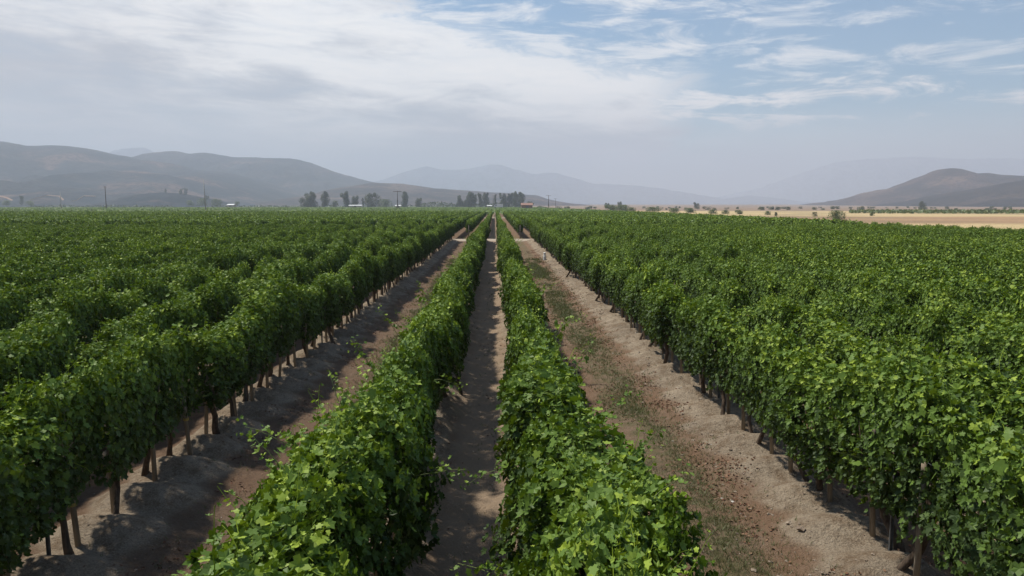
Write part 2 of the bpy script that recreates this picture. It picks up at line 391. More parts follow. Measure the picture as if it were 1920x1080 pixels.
def canopy(rg, L, nleaf, size, lod, seed, shoots=8, zt0=2.0, zb0=.78, w0=.33, lump=.9, sl=None):
    """leaf curtain of one stretch of trellised vine, along y from -L/2 to L/2, base at z=0"""
    def W(y, z, s):
        f = np.clip((z-zb0)/(zt0-zb0), 0, 1)
        prof = .78+.42*np.sin(np.pi*np.clip(f*.92+.05, 0, 1))
        return w0*prof*(1+lump*(fbm(y*2.1+s*31, z*2.1, seed, 3)-.5)*1.5+.7*(vnoise(y*.75+s*11, z*.8, seed+3)-.5)*(L > 5))
    def ZT(y): return zt0+.42*(fbm(y*1.7, y*0+3.3, seed+9, 3)-.5)+.36*(vnoise(y*.9, y*0+.3, seed+19)-.5)*(L > 5)
    def ZB(y, s): return zb0+.50*(fbm(y*2.3+s*7, y*0+1.3, seed+5, 3)-.5)
    ns = int(nleaf*.56); nt_ = int(nleaf*.19); ni = nleaf-ns-nt_
    # sides
    y = rg.uniform(-L/2, L/2, ns); s = rg.choice([-1, 1], ns)
    zb = ZB(y, s); zt = ZT(y); f = rg.uniform(0, 1, ns)**.92; z = zb+(zt-zb)*f
    x = s*W(y, z, s)*rg.uniform(.80, 1.10, ns)
    P1 = np.stack([x, y, z], -1)
    N1 = np.stack([s*1.0, rg.normal(0, .7, ns), rg.uniform(-.35, 1.0, ns)], -1); D1 = np.stack([s*.35, rg.normal(0, .55, ns), np.full(ns, -1.0)], -1)
    # top
    y = rg.uniform(-L/2, L/2, nt_); u = rg.uniform(-1, 1, nt_); zt = ZT(y)
    x = u*W(y, zt-.1, np.sign(u)); z = zt+.10-.26*u*u+rg.normal(0, .075, nt_)
    P2 = np.stack([x, y, z], -1); N2 = np.stack([u*.5+rg.normal(0, .85, nt_), rg.normal(0, .85, nt_), np.full(nt_, 1.0)], -1)
    a = rg.uniform(0, 6.28, nt_); D2 = np.stack([np.cos(a)+u*.8, np.sin(a), rg.uniform(-.6, .1, nt_)], -1)
    # inside
    y = rg.uniform(-L/2, L/2, ni); z = zb0+(zt0-.1-zb0)*rg.uniform(0, 1, ni); x = W(y, z, 1)*rg.uniform(-.75, .75, ni)
    P3 = np.stack([x, y, z], -1); N3 = rg.normal(0, 1, (ni, 3)); N3[:, 0] *= 2.0; D3 = np.stack([rg.normal(0, .5, ni), rg.normal(0, .5, ni), np.full(ni, -1.)], -1)
    P = np.concatenate([P1, P2, P3]); N = np.concatenate([N1, N2, N3]); D = np.concatenate([D1, D2, D3])
    S = size*rg.uniform(.50, 1.32, len(P)); S[ns+nt_:] *= 1.25
    tint = np.clip(.07+.56*np.clip((P[:, 2]-zb0)/(zt0-zb0), 0, 1)**2.6+rg.normal(0, .17, len(P)), 0, .9)  # young growth paler up top; lower side shade also put into the tint
    parts = [leaves(P, N, D, S, tint, lod, rg)]
    stems = []
    for k in range(shoots):
        y0 = rg.uniform(-L/2, L/2); sd_ = rg.choice([-1, 1]); up = rg.uniform(0, 1) < .82
        zt = float(ZT(np.array([y0]))[0])
        if up: p0 = (sd_*rg.uniform(0, .16), y0, zt-.08); d0 = (sd_*rg.uniform(0, .40), rg.normal(0, .35), 1.0); ln = rg.uniform(.10, .42)+(.32 if rg.uniform() < .16 else 0)
        else: p0 = (sd_*.20, y0, rg.uniform(1.1, zt)); d0 = (sd_*1.0, rg.normal(0, .5), rg.uniform(-.1, .7)); ln = rg.uniform(.10, .32)
        if sl: ln *= sl
        Ps, Ns, Ds, Ss, pts = shoot_leaves(p0, d0, ln, rg, size*.95, .5, lod)
        parts.append(leaves(Ps, Ns, Ds, Ss, np.clip(rg.uniform(.42, .92)+rg.normal(0, .06, len(Ps)), 0, 1), lod, rg))
        if lod == 'hi':                                                # the shoot's own thin green stem
            mb = MB(); mb.tube(pts, np.linspace(.0045, .0018, len(pts)), 3, .8)
            parts.append((np.array(mb.V), np.array(mb.F), np.array(mb.S), np.array(mb.T)))
    return merge(parts), stems

# high detail vines: ten different plants, copied along the rows nearest the camera
NV = 10
vine_me, trunk_me, stake_me, tie_me = [], [], [], []
for k in range(NV):
    rg = np.random.default_rng(100+k)
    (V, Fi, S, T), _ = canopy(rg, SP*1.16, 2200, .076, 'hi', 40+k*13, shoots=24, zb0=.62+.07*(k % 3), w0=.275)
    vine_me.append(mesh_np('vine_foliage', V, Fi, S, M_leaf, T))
wide_me = []                                 # bushier plants of the two centre rows, close to the camera
for k in range(6):
    rg = np.random.default_rng(150+k)
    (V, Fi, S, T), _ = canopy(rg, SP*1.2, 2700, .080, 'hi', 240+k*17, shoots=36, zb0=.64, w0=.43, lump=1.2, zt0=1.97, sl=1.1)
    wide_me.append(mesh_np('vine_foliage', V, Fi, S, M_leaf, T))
for k in range(6):
    random.seed(50+k); mb = MB(); lean = random.uniform(-.15, .15); ly = random.uniform(-.34, .34)
    pts = [(lean*1.5, ly, -.06), (lean*1.1+.015, ly*.9, .14), (lean*.5-.02, ly*.45, .42), (.02, ly*.1, .70), (0, 0, .95)]
    mb.tube(pts, [.066, .047, .041, .044, .050], 8, wob=.35)
    for s in (-1, 1):
        mb.tube([(0, 0, .88), (.01, s*.13, 1.0), (-.01, s*.34, 1.04), (.0, s*.55, 1.03)], [.036, .030, .023, .015], 6, wob=.3)
    for j in range(3):
        a = random.uniform(0, 6.28); mb.tube([(0, 0, .80), (.16*math.cos(a), .16*math.sin(a), .96), (.24*math.cos(a), .3*math.sin(a), 1.5)], [.013, .010, .005], 5)
    trunk_me.append(mb.mesh('vine_trunk', M_bark, True))
for k in range(5):
    random.seed(80+k); mb = MB(); lx_, ly_ = random.uniform(-.07, .07), random.uniform(-.12, .12)
    mb.tube([(-lx_, -ly_, -.1), (0, 0, .8), (lx_*.6, ly_*.6, 1.45)], [.036, .034, .029], 9, wob=.12)
    stake_me.append(mb.mesh('stake', M_stake, True))
    mb = MB(); c = .52
    for zz in (.50, .515, .53): mb.tube([(-lx_*.35+.045*math.cos(a), -ly_*.35+.045*math.sin(a), zz) for a in np.linspace(0, 5.9, 9)], .006, 4)
    tie_me.append(mb.mesh('tie', M_tie, True))
mb = MB(); mb.box(-.020, .020, -.003, .003, -.1, 1.95); mb.box(-.020, -.014, -.022, -.0035, -.1, 1.95); mb.box(.014, .020, -.022, -.0035, -.1, 1.95)
steel_me = mb.mesh('steel_post', M_steel)
mb = MB(); mb.tube([(0, 0, -.2), (0, .05, 1.0), (0, .09, 1.95)], [.055, .052, .048], 10, wob=.06)
endpost_me = mb.mesh('end_post', M_stake, True)

mb = MB(); mb.tube([(0, 0, -.2), (0, .05, 1.0), (0, .09, 1.95)], [.055, .052, .048], 10, wob=.06)
darkpost_me = mb.mesh('end_post', M_pole, True)

ORD = ['', 'first', 'second', 'third', 'fourth', 'fifth', 'sixth', 'seventh', 'eighth', 'ninth', 'tenth', 'eleventh', 'twelfth', 'thirteenth',
       'fourteenth', 'fifteenth', 'sixteenth', 'seventeenth', 'eighteenth', 'nineteenth']
TENS = ['', '', 'twent', 'thirt', 'fort', 'fift', 'sixt', 'sevent', 'eight', 'ninet']
def ordinal(n):
    if n < 20: return ORD[n]
    if n >= 100: return 'hundredth' if n == 100 else 'hundred and '+ordinal(n-100)
    return TENS[n//10]+'ieth' if n % 10 == 0 else TENS[n//10]+'y-'+ORD[n % 10]

G1 = 'trellised vine rows of the near block'
G2 = 'trellised vine rows of the middle block'

def gz_at(x, y): return float(ground_h(np.array([[x]], float), np.array([[y]], float))[0, 0])

def detailed_row(rx, label, seed, wood=True, low=0.0, wide=False):
    root = thing('grapevine_hedge', label, 'vine row', (rx, Y0, 0), G1)
    rg = np.random.default_rng(seed)
    n = int((Y1-Y0)/SP)
    zs = ground_h(np.full((n, 1), rx), (Y0+SP*(np.arange(n)+.5))[:, None])[:, 0]
    for k in range(n):
        y = SP*(k+.5); z = zs[k]-.02
        big = rg.uniform(0, 1); weak = rg.uniform(0, 1) < .06 and y > 12
        near = wide and y < 11.2
        o = link('grapevine', (wide_me if near else vine_me)[rg.integers(6 if near else NV)], root, (rg.normal(0, .10)+(wide and -.24*(rx < 0)*max(0, min(1, (12-y)/3.5))+.04), y+rg.normal(0, .04), z-low), math.pi*rg.integers(2),
                 (rg.uniform(.68, 1.28)*(1+.4*max(0, min(1, (14-y)/3)) if wide and not near else 1), rg.uniform(.98, 1.08), (rg.uniform(.86, 1.08)+.08*(big > .85))*(.86 if weak else 1)))
        if wood:
            t = link('trunk', trunk_me[rg.integers(6)], o, (rg.normal(0, .02), rg.normal(0, .05), 0)); t.rotation_euler = (0, 0, math.pi*rg.integers(2))
            if Y0+y < 60 or k % 2 == 0:
                s = link('stake', stake_me[rg.integers(5)], root, (rg.normal(0, .04), y+.10+rg.normal(0, .05), z), rg.uniform(-.4, .4))
                if Y0+y < 30 and rg.uniform() < .6: link('tie', tie_me[0], s, (0, 0, rg.uniform(-.1, .15)))
    if wood:
        for y in np.arange(4.2, Y1-Y0-2, 6.72): link('steel_post', steel_me, root, (.03, y+.45, 0))
    mb = MB()
    for zz in (1.02, 1.5): mb.tube([(0, 0, zz+.1), (0, Y1-Y0, zz+.1)], .0022, 4)
    link('trellis_wire', mb.mesh('wire', M_steel), root)
    link('end_post', endpost_me, root, (0, n*SP+.35, .05), math.pi)
    return root

rowA = detailed_row(RA, 'bushy vine row just left of the narrow grey centre path', 1, wide=True)
rowB = detailed_row(RB, 'bushy vine row just right of the narrow grey centre path', 2, wide=True)
rowC = detailed_row(ROWS1_R[0], 'vine row bordering the wide brown lane on the right, bare soil bank at its foot', 3, True, .06)
rowD = detailed_row(ROWS1_L[0], 'shadowed vine row bordering the wide brown lane on the left, trunks and stakes showing', 4)
for k in (1, 2, 3):
    detailed_row(ROWS1_R[k], f'{ordinal(k+1)} vine row right of the wide brown right lane, before the cross track', 10+k, k == 1, .04)
    detailed_row(ROWS1_L[k], f'{ordinal(k+1)} vine row left of the wide dark left lane, before the cross track', 20+k, k == 1)

# long shoots that lean out of the two centre rows
def long_shoot(root, x, y, z, d, ln, seed, size=.10):
    ln *= 1.15
    rg = np.random.default_rng(seed)
    P, N, D, S, pts = shoot_leaves((0, 0, 0), d, ln, rg, size, .35)
    k = len(P)
    P2 = np.concatenate([P, P+rg.normal(0, .035, P.shape), P+rg.normal(0, .05, P.shape)]); N2 = np.concatenate([N, N+rg.normal(0, .5, N.shape), N+rg.normal(0, .6, N.shape)]); D2 = np.concatenate([D, -D+rg.normal(0, .4, D.shape), rg.normal(0, 1, D.shape)])
    V, Fi, Sz, T = leaves(P2, N2, D2, np.concatenate([S, S*.8, S*.7]), np.clip(rg.normal(.66, .14, 3*k), 0, 1), 'hi', rg)
    mbs = MB(); mbs.tube(pts, np.linspace(.006, .002, len(pts)), 5)
    st = link('shoot', mbs.mesh('shoot', M_stem, True), root, (x-root.location.x, y-root.location.y, z))
    link('leaves', mesh_np('shoot_leaves', V, Fi, Sz, M_leaf, T), st)
for i, (x, y, z, d, ln) in enumerate([
        (-1.55, 5.4, 2.1, (-.35, .1, 1), .55), (-1.65, 6.3, 2.0, (-.5, 0, 1), .6), (-1.6, 7.6, 2.0, (-.45, .1, 1), .5), (-1.6, 9.6, 2.0, (-.4, 0, 1), .65),
        (-1.6, 12.2, 2.0, (-.5, 0, 1), .6), (-.95, 7.2, 1.5, (1, .1, .2), .6), (-.95, 5.0, 1.4, (1, .2, .1), .5), (-.95, 11.0, 1.6, (1, 0, .1), .45),
        (.45, 7.3, 1.5, (-1, .1, .25), .75), (.45, 5.6, 1.3, (-1, 0, .2), .7), (.45, 4.7, 1.2, (-1, .2, .1), .6), (.45, 6.6, .9, (-1, 0, 0), .4),
        (1.0, 9.5, 2.0, (.7, 0, 1), .55), (1.05, 7.8, 1.9, (.9, .1, .8), .6), (1.05, 6.2, 1.9, (.8, 0, 1), .55), (1.05, 12.5, 2.0, (.6, 0, 1), .6),
        (1.05, 5.2, 1.9, (.8, .1, .9), .55), (4.4, 8.2, 1.3, (-1, 0, .1), .35), (1.02, 18.0, 2.0, (.6, 0, 1), .6), (-1.6, 16.5, 2.0, (-.5, 0, 1), .6)]):
    long_shoot(rowA if x < -.8 else rowC if x > 3 else rowB, x, y, z+.1, d, ln, 300+i)

# rows farther out in the first block: one curtain of leaves each
L1 = Y1-Y0
mid_me = []
for k in range(4):
    rg = np.random.default_rng(500+k)
    n = int(L1)
    (V, Fi, S, T), _ = canopy(rg, L1, int(820*L1), .098, 'mid', 700+k*29, shoots=int(L1*10), sl=1.05, w0=.25, zt0=1.88)
    V[:, 1] += L1/2
    mid_me.append(mesh_np('row_foliage', V, Fi, S, M_leaf, T))
def plain_row(me, rx, y, ln, label, group, rg, zs=1.0):
    f = rg.integers(2)
    o = link('grapevine_hedge', me, None, (rx+rg.normal(0, .04), y+(ln if f else 0), .12), math.pi*f, (rg.uniform(.82, .95), 1, zs*rg.uniform(.97, 1.04)))
    return tag(o, label, 'vine row', group)
rg = np.random.default_rng(9)
for k, rx in enumerate(ROWS1_R[4:]): plain_row(mid_me[k % 4], rx, Y0, L1, f'{ordinal(k+5)} vine row right of the wide brown right lane, before the cross track', G1, rg)
for k, rx in enumerate(ROWS1_L[4:]): plain_row(mid_me[(k*3+1) % 4], rx, Y0, L1, f'{ordinal(k+5)} vine row left of the wide dark left lane, before the cross track', G1, rg)

# second block, beyond the pale cross track
L2 = Y3-Y2
far_me = []
for k in range(4):
    rg = np.random.default_rng(600+k)
    (V, Fi, S, T), _ = canopy(rg, L2, int(190*L2), .24, 'lo', 900+k*31, shoots=int(L2*1.4), sl=1.2, w0=.27)
    V[:, 1] += L2/2
    far_me.append(mesh_np('row_foliage', V, Fi, S, M_leaf, T))
rg = np.random.default_rng(19)
plain_row(far_me[0], RA, Y2, L2, 'vine row beyond the pale cross track, continuing left of the narrow centre path', G2, rg)
plain_row(far_me[1], RB, Y2, L2, 'vine row beyond the pale cross track, continuing right of the narrow centre path', G2, rg)
rows2 = []
for k in range(24): rows2.append((3.35+2*k, 1, k+1))
for k in range(92): rows2.append((-3.45-2*k, -1, k+1))
for i, (rx, s, k) in enumerate(rows2):
    side = 'right' if s > 0 else 'left'
    me = far_me[i % 4]
    lab = f'vine row beyond the pale cross track, {ordinal(k+1)} {side} of the centre path'
    if k == 1:
        root = thing('grapevine_hedge', lab, 'vine row', (rx, Y2, 0), G2)
        link('foliage', me, root, (0, 0, .12)); link('end_post', darkpost_me, root, (0, -.5, 0), 0, (1.3, 1.3, .92))
    else: plain_row(me, rx, Y2, L2, lab, G2, rg)

# everything behind the second track reads as one mass
rg = np.random.default_rng(77)
xr_ = np.concatenate([np.arange(FIELD_EDGE-1.5, -640, -2.0)])
Ps = []
for x0 in xr_:
    yend = Y5; ystart = max(Y4, abs(x0)/.80 if x0 < 0 else Y4)
    if ystart > yend: continue
    L = yend-ystart; n = int(L*2.6)
    yy = ystart+L*rg.uniform(0, 1, n)**1.35
    Ps.append(np.stack([x0+rg.normal(0, .24, n), yy, rg.uniform(1.15, 2.15, n)+.1], -1))
Pm = np.concatenate(Ps); n = len(Pm)
V, Fi, S, T = leaves(Pm, np.stack([rg.normal(0, .6, n), rg.normal(-.5, .5, n), np.full(n, 1.)], -1), rg.normal(0, 1, (n, 3)), rg.uniform(.55, .95, n),
                     np.clip(rg.normal(.42, .2, n), 0, 1), 'xlo', rg)
tag(link('distant_vines', mesh_np('distant_vines', V, Fi, S, M_leaf, T)), 'distant green vines merging into one mass before the far trees', 'vines', kind='stuff')

# ------------------------------------------------------------------ things on the ground of the lanes
# grass tufts in the weedy strips
rg = np.random.default_rng(31)
def scatter(n, xc, xw, ya=3.5, yb_=60, power=1.7):
    y = ya+(yb_-ya)*rg.uniform(0, 1, n)**power; x = xc+rg.normal(0, xw, n); return x, y
gxs, gys = [], []
for xc, w, n in ((2.95, .40, 30000), (-3.0, .34, 20000), (2.2, .8, 3000), (-3.4, .8, 2000), (-.2, .35, 700)):
    x, y = scatter(n, xc, w)
    keep = fbm(x*1.1, y*.45, 71, 3)+rg.normal(0, .13, n) > (.50 if abs(xc) > 2.5 else .56); gxs.append(x[keep]); gys.append(y[keep])
gxx = np.concatenate(gxs); gyy = np.concatenate(gys); n = len(gxx)
zz = ground_h(gxx[:, None], gyy[:, None])[:, 0]
nb = 4
bx_ = np.repeat(gxx, nb)+rg.normal(0, .02, n*nb); by_ = np.repeat(gyy, nb)+rg.normal(0, .02, n*nb); bz_ = np.repeat(zz, nb)
hh = rg.uniform(.02, .075, n*nb)*(1+by_*.01); a = rg.uniform(0, 6.28, n*nb); ww = .003*(1+by_*.07)
base = np.stack([bx_, by_, bz_-.01], -1); wv = np.stack([np.cos(a), np.sin(a), 0*a], -1)*ww[:, None]
tip = base+np.stack([rg.normal(0, .5, n*nb)*hh, rg.normal(0, .5, n*nb)*hh, hh], -1)
V = np.stack([base-wv, base+wv, tip], 1).reshape(-1, 3)
m_grass = leafmat('grass', (.130, .115, .062), (.120, .125, .058), (.13, .15, .055), trans=.10)
tag(link('grass', mesh_np('grass', V, np.arange(len(V)), np.full(n*nb, 3), m_grass, rg.uniform(0, 1, n*nb))), 'thin weedy grass growing along the middle of the brown lanes', 'grass', kind='stuff')

# dry fallen leaves
lx2, ly2 = [], []
for xc, w, n, p_ in ((3.65, .28, 11000, .50), (2.4, .5, 5000, .52), (-4.2, .35, 3600, .52), (2.3, .8, 3800, .50), (-3.3, .8, 2800, .5), (-.1, .40, 900, .52), (5.3, .4, 700, .4), (.15, .16, 900, .45), (-2.0, .3, 700, .45)):
    x, y = scatter(n, xc, w, 3.5, 70, 1.6); keep = fbm(x*1.7, y*1.3, 91, 3)+rg.normal(0, .05, n) > p_+.05; lx2.append(x[keep]); ly2.append(y[keep])
lx2 = np.concatenate(lx2); ly2 = np.concatenate(ly2); n = len(lx2)
P = np.stack([lx2, ly2, ground_h(lx2[:, None], ly2[:, None])[:, 0]+.012], -1)
aa = rg.uniform(0, 6.28, n)
V, Fi, S, T = leaves(P, np.stack([rg.normal(0, .35, n), rg.normal(0, .35, n), np.full(n, 1.)], -1), np.stack([np.cos(aa), np.sin(aa), 0*aa], -1),
                     rg.uniform(.016, .042, n)*(1+.012*ly2), rg.uniform(0, 1, n), 'mid', rg)
m_dry, gg, p, o = newmat('dry_leaf')
t = gg.n('ShaderNodeAttribute', attribute_name='tint').outputs['Fac']
gg.put(p.inputs['Base Color'], gg.mix(gg.ss(t, .55, 1.0), gg.mix(gg.ss(t, 0, .6), (.095, .045, .030), (.185, .092, .056)), (.28, .18, .115)))
tag(link('fallen_leaves', mesh_np('fallen_leaves', V, Fi, S, m_dry, T)), 'reddish brown dry leaves lying scattered over the soil', 'fallen leaves', kind='stuff')

# clods and small stones
n = 3400
y = 3.5+66*rg.uniform(0, 1, n)**1.7; x = np.where(rg.uniform(0, 1, n) < .55, rg.uniform(-6.2, 6.0, n), 3.95+rg.normal(0, .35, n))
r = rg.gamma(1.6, .0055, n)+.005
z = ground_h(x[:, None], y[:, None])[:, 0]
octa = unit(np.array([(1,0,0),(0,1,0),(-1,0,0),(0,-1,0),(0,0,1),(0,0,-1),(.7,.7,.6),(-.7,.7,.6),(-.7,-.7,.6),(.7,-.7,.6)], float))
of = np.array([(0,6,4),(6,1,4),(1,7,4),(7,2,4),(2,8,4),(8,3,4),(3,9,4),(9,0,4),(0,1,6),(1,2,7),(2,3,8),(3,0,9),(0,5,1),(1,5,2),(2,5,3),(3,5,0)])
V = (np.stack([x, y, z+r*.2], -1)[:, None] + octa[None]*r[:, None, None]*rg.uniform(.6, 1.3, (n, 10, 1))*np.array([1.1, 1.1, .75]))
Fi = (of[None]+(np.arange(n)*10)[:, None, None]).reshape(-1)
m_clod, gg, p, o = newmat('clod')
t = gg.n('ShaderNodeAttribute', attribute_name='tint').outputs['Fac']
gg.put(p.inputs['Base Color'], gg.mix(gg.ss(t, .90, 1.0), gg.mix(t, (.19, .145, .11), (.30, .24, .185)), (.50, .47, .42)))
tag(link('clods', mesh_np('clods', V.reshape(-1, 3), Fi, np.full(n*16, 3), m_clod, np.repeat(rg.uniform(0, 1, n), 16))), 'small clods and stones strewn over the bare soil', 'stones', kind='stuff')

# white riser standing at the foot of the right row
rr = thing('irrigation_riser', 'small white irrigation riser at the foot of the right row near the cross track', 'irrigation valve', (3.95, 57.0, gz_at(3.95, 57)))
mb = MB(); mb.tube([(0, 0, -.05), (0, 0, .30), (0, 0, .31), (0, 0, .52)], [.13, .13, .10, .085], 12); link('pipe', mb.mesh('pipe', M_white, False), rr)
mb = MB(); mb.tube([(0, 0, .525), (0, 0, .57), (0, 0, .60)], [.105, .105, .06], 12); link('cap', mb.mesh('cap', M_white, False), rr)

# ------------------------------------------------------------------ trees and bushes
def blob_crown(rg, h, w, lobes, nl, ls, base=.18, lod='lo', open_=.0):
    """leaf clumps through several uneven lobes"""
    Ps = []; Ns = []
    for i in range(lobes):
        f = (i+.5)/lobes; zc = h*(base+.10+(.88-base-.10)*f); rad = w*.5*(.62+.5*math.sin(math.pi*min(1, .15+f*.9)))*rg.uniform(.55, .95)
        cx, cy = rg.normal(0, w*.19, 2); rad *= .80
        n = nl//lobes; d = unit(rg.normal(0, 1, (n, 3))); rr_ = rg.uniform(.45, 1.05, n)**.6
        d2 = d*np.array([1, 1, 1.25])
        Ps.append(np.array([cx, cy, zc])+d2*rad*rr_[:, None]*(1+.3*(rg.uniform(0, 1, (n, 1))-.5))); Ns.append(d+rg.normal(0, .5, (n, 3))+np.array([0, 0, .4]))
    P = np.concatenate(Ps); N = np.concatenate(Ns); P[:, 2] = np.clip(P[:, 2], .15*ls, h)
    n = len(P)
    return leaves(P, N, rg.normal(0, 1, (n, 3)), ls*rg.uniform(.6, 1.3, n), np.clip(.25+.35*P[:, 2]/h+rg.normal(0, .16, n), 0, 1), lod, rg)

tree_var = {}
def tree_meshes(kind, k):
    key = (kind, k)
    if key in tree_var: return tree_var[key]
    rg = np.random.default_rng(hash(kind.encode()) % 1 + 1000+17*k+{'tall': 1, 'round': 2, 'slim': 3, 'gum': 4, 'bush': 5, 'scrub': 6}[kind]*100)
    random.seed(k)
    spec = {'tall': (1, .46, 15, 4200, .034, .02), 'round': (1, .80, 13, 4200, .038, .02), 'slim': (1, .24, 12, 2000, .034, .02),
            'gum': (1, .42, 11, 2600, .034, .16), 'bush': (1, 1.45, 9, 2600, .065, -.08), 'scrub': (1, 1.7, 5, 500, .14, .0)}[kind]
    h, w, lb, nl, ls, base = spec
    V, Fi, S, T = blob_crown(rg, h, w, lb, nl, ls, base)
    crown = mesh_np('crown', V, Fi, S, {'bush': M_bush, 'scrub': M_scrub}.get(kind, M_tree), T)
    mb = MB(); mb.tube([(0, 0, -.03), (.01, 0, .25), (-.01, .01, .55), (0, 0, .82)], [.028, .022, .014, .004], 7, wob=.2)
    for i in range(6):
        a = i*1.9+k; z0 = .2+.1*i; mb.tube([(0, 0, z0), (w*.22*math.cos(a), w*.22*math.sin(a), z0+.12), (w*.36*math.cos(a), w*.36*math.sin(a), z0+.22)], [.011, .007, .003], 5)
    tree_var[key] = (crown, mb.mesh('trunk', M_trunk, True))
    return tree_var[key]

def tree(kind, px, top, depth, label, group=None, k=0, base_py=None, wx=1.0, cat=None):
    x = at(px, depth); z0 = gz_at(x, depth) if base_py is None else zat(base_py, depth)
    z1 = zat(top, depth); s = z1-z0
    cr, tk = tree_meshes(kind, k)
    name = {'bush': 'bush', 'scrub': 'scrub_bush'}.get(kind, 'tree')
    r = thing(name, label, cat or ('bush' if 'bush' in name else 'tree'), (x, depth, z0), group, random.uniform(0, 6))
    r.scale = (s*wx, s*wx, s)
    link('crown', cr, r); link('trunk', tk, r)
    return r
GT = 'dark trees beyond the far edge of the vines'
for kind, px, top, dp, lab, k, wx in [
    ('round', 577, 367, 1080, 'low rounded tree at the left foot of the leftmost tall tree pair', 0, 1.0),
    ('tall', 586, 357, 1090, 'broad dark tree, leftmost tall one beyond the vineyard', 0, 1.25),
    ('tall', 611, 357, 1090, 'narrow upright dark tree right of the broad leftmost one', 1, .85),
    ('scrub', 628, 377, 1060, 'tiny dark bush between the upright tree and the taller pair', 2, .8),
    ('tall', 651, 358, 1090, 'tall dark tree left of the long white roofed shed', 2, .95),
    ('round', 667, 367, 1085, 'shorter round tree touching the tall tree by the white shed', 1, .8),
    ('slim', 682, 369, 1085, 'small slim tree right above the end of the white shed', 0, .9),
    ('round', 699, 361, 1090, 'round topped dark tree right of the white roofed shed', 2, 1.05),
    ('bush', 724, 374, 1090, 'low spreading tree left of the utility pole with crossarm', 0, 1.0),
    ('tall', 760, 357, 1100, 'upright oval tree just right of the crossarm utility pole', 3, .85),
    ('round', 785, 371, 1095, 'small leaning tree standing alone right of the oval tree', 3, .8),
    ('gum', 862, 364, 1130, 'thin tree at the left end of the tall grove', 0, 1.0),
    ('round', 871, 374, 1130, 'low bushy tree at the foot of the grove left end', 0, .9),
    ('tall', 881, 358, 1140, 'large full tree, biggest of the left grove', 1, 1.15),
    ('gum', 890, 362, 1145, 'tree filling the gap behind the largest grove tree', 1, 1.0),
    ('tall', 901, 361, 1135, 'slender tree second from right in the left grove', 2, .7),
    ('tall', 911, 359, 1140, 'rightmost tree of the left grove, full crowned', 3, .9),
    ('slim', 929, 361, 1130, 'thin pointed tree beside the bare pole between the groves', 1, .8),
    ('tall', 945, 360, 1140, 'leftmost broad tree of the grove above the terracotta barn', 0, .95),
    ('slim', 954, 360, 1140, 'slim tree second from left in the grove near the barn', 2, 1.1),
    ('gum', 960, 359, 1145, 'tall stemmed tree in the middle of the barn grove', 2, .8),
    ('tall', 967, 357, 1135, 'tallest tree of the grove beside the barn', 1, .72),
    ('gum', 976, 358, 1140, 'rightmost tall tree standing right behind the barn', 3, 1.15),
    ('round', 993, 377, 1120, 'small round tree poking above the barn roof ridge', 1, 1.0)]:
    tree(kind, px, top, dp, lab, GT, k, wx=wx)
# trees on and below the mound at the left
for kind, px, top, base, dp, lab, k, wx in [
    ('tall', 316, 353, 362, 1760, 'small tree alone on the low mound left of the tree pair', 1, 1.0),
    ('tall', 344, 353, 366, 1750, 'left one of the two trees on the low mound', 0, 1.1),
    ('tall', 353, 352, 367, 1750, 'right one of the two trees on the low mound', 2, 1.0),
    ('round', 393, 366, 374, 1500, 'round tree close behind the tall pale pole', 2, 1.0),
    ('bush', 359, 376, 385, 1300, 'dark bush below the low mound left of the tall pole', 1, 1.2),
    ('bush', 384, 372, 385, 1300, 'dark bush at the left foot of the tall pale pole', 2, 1.0),
    ('bush', 411, 373, 385, 1300, 'dark bush between the tall pole and the white shed', 0, 1.0),
    ('bush', 447, 378, 385, 1300, 'tiny bush right of the small white shed', 1, 1.0),
    ('tall', 47, 366, 384, 1400, 'small thin tree in front of the foothill at far left', 2, .8),
    ('bush', 60, 377, 385, 1300, 'bush right of the thin tree at far left', 0, 1.3),
    ('bush', 20, 376, 385, 1300, 'bush at the far left field edge', 1, 1.3)]:
    tree(kind, px, top, dp, lab, None, k, base, wx)
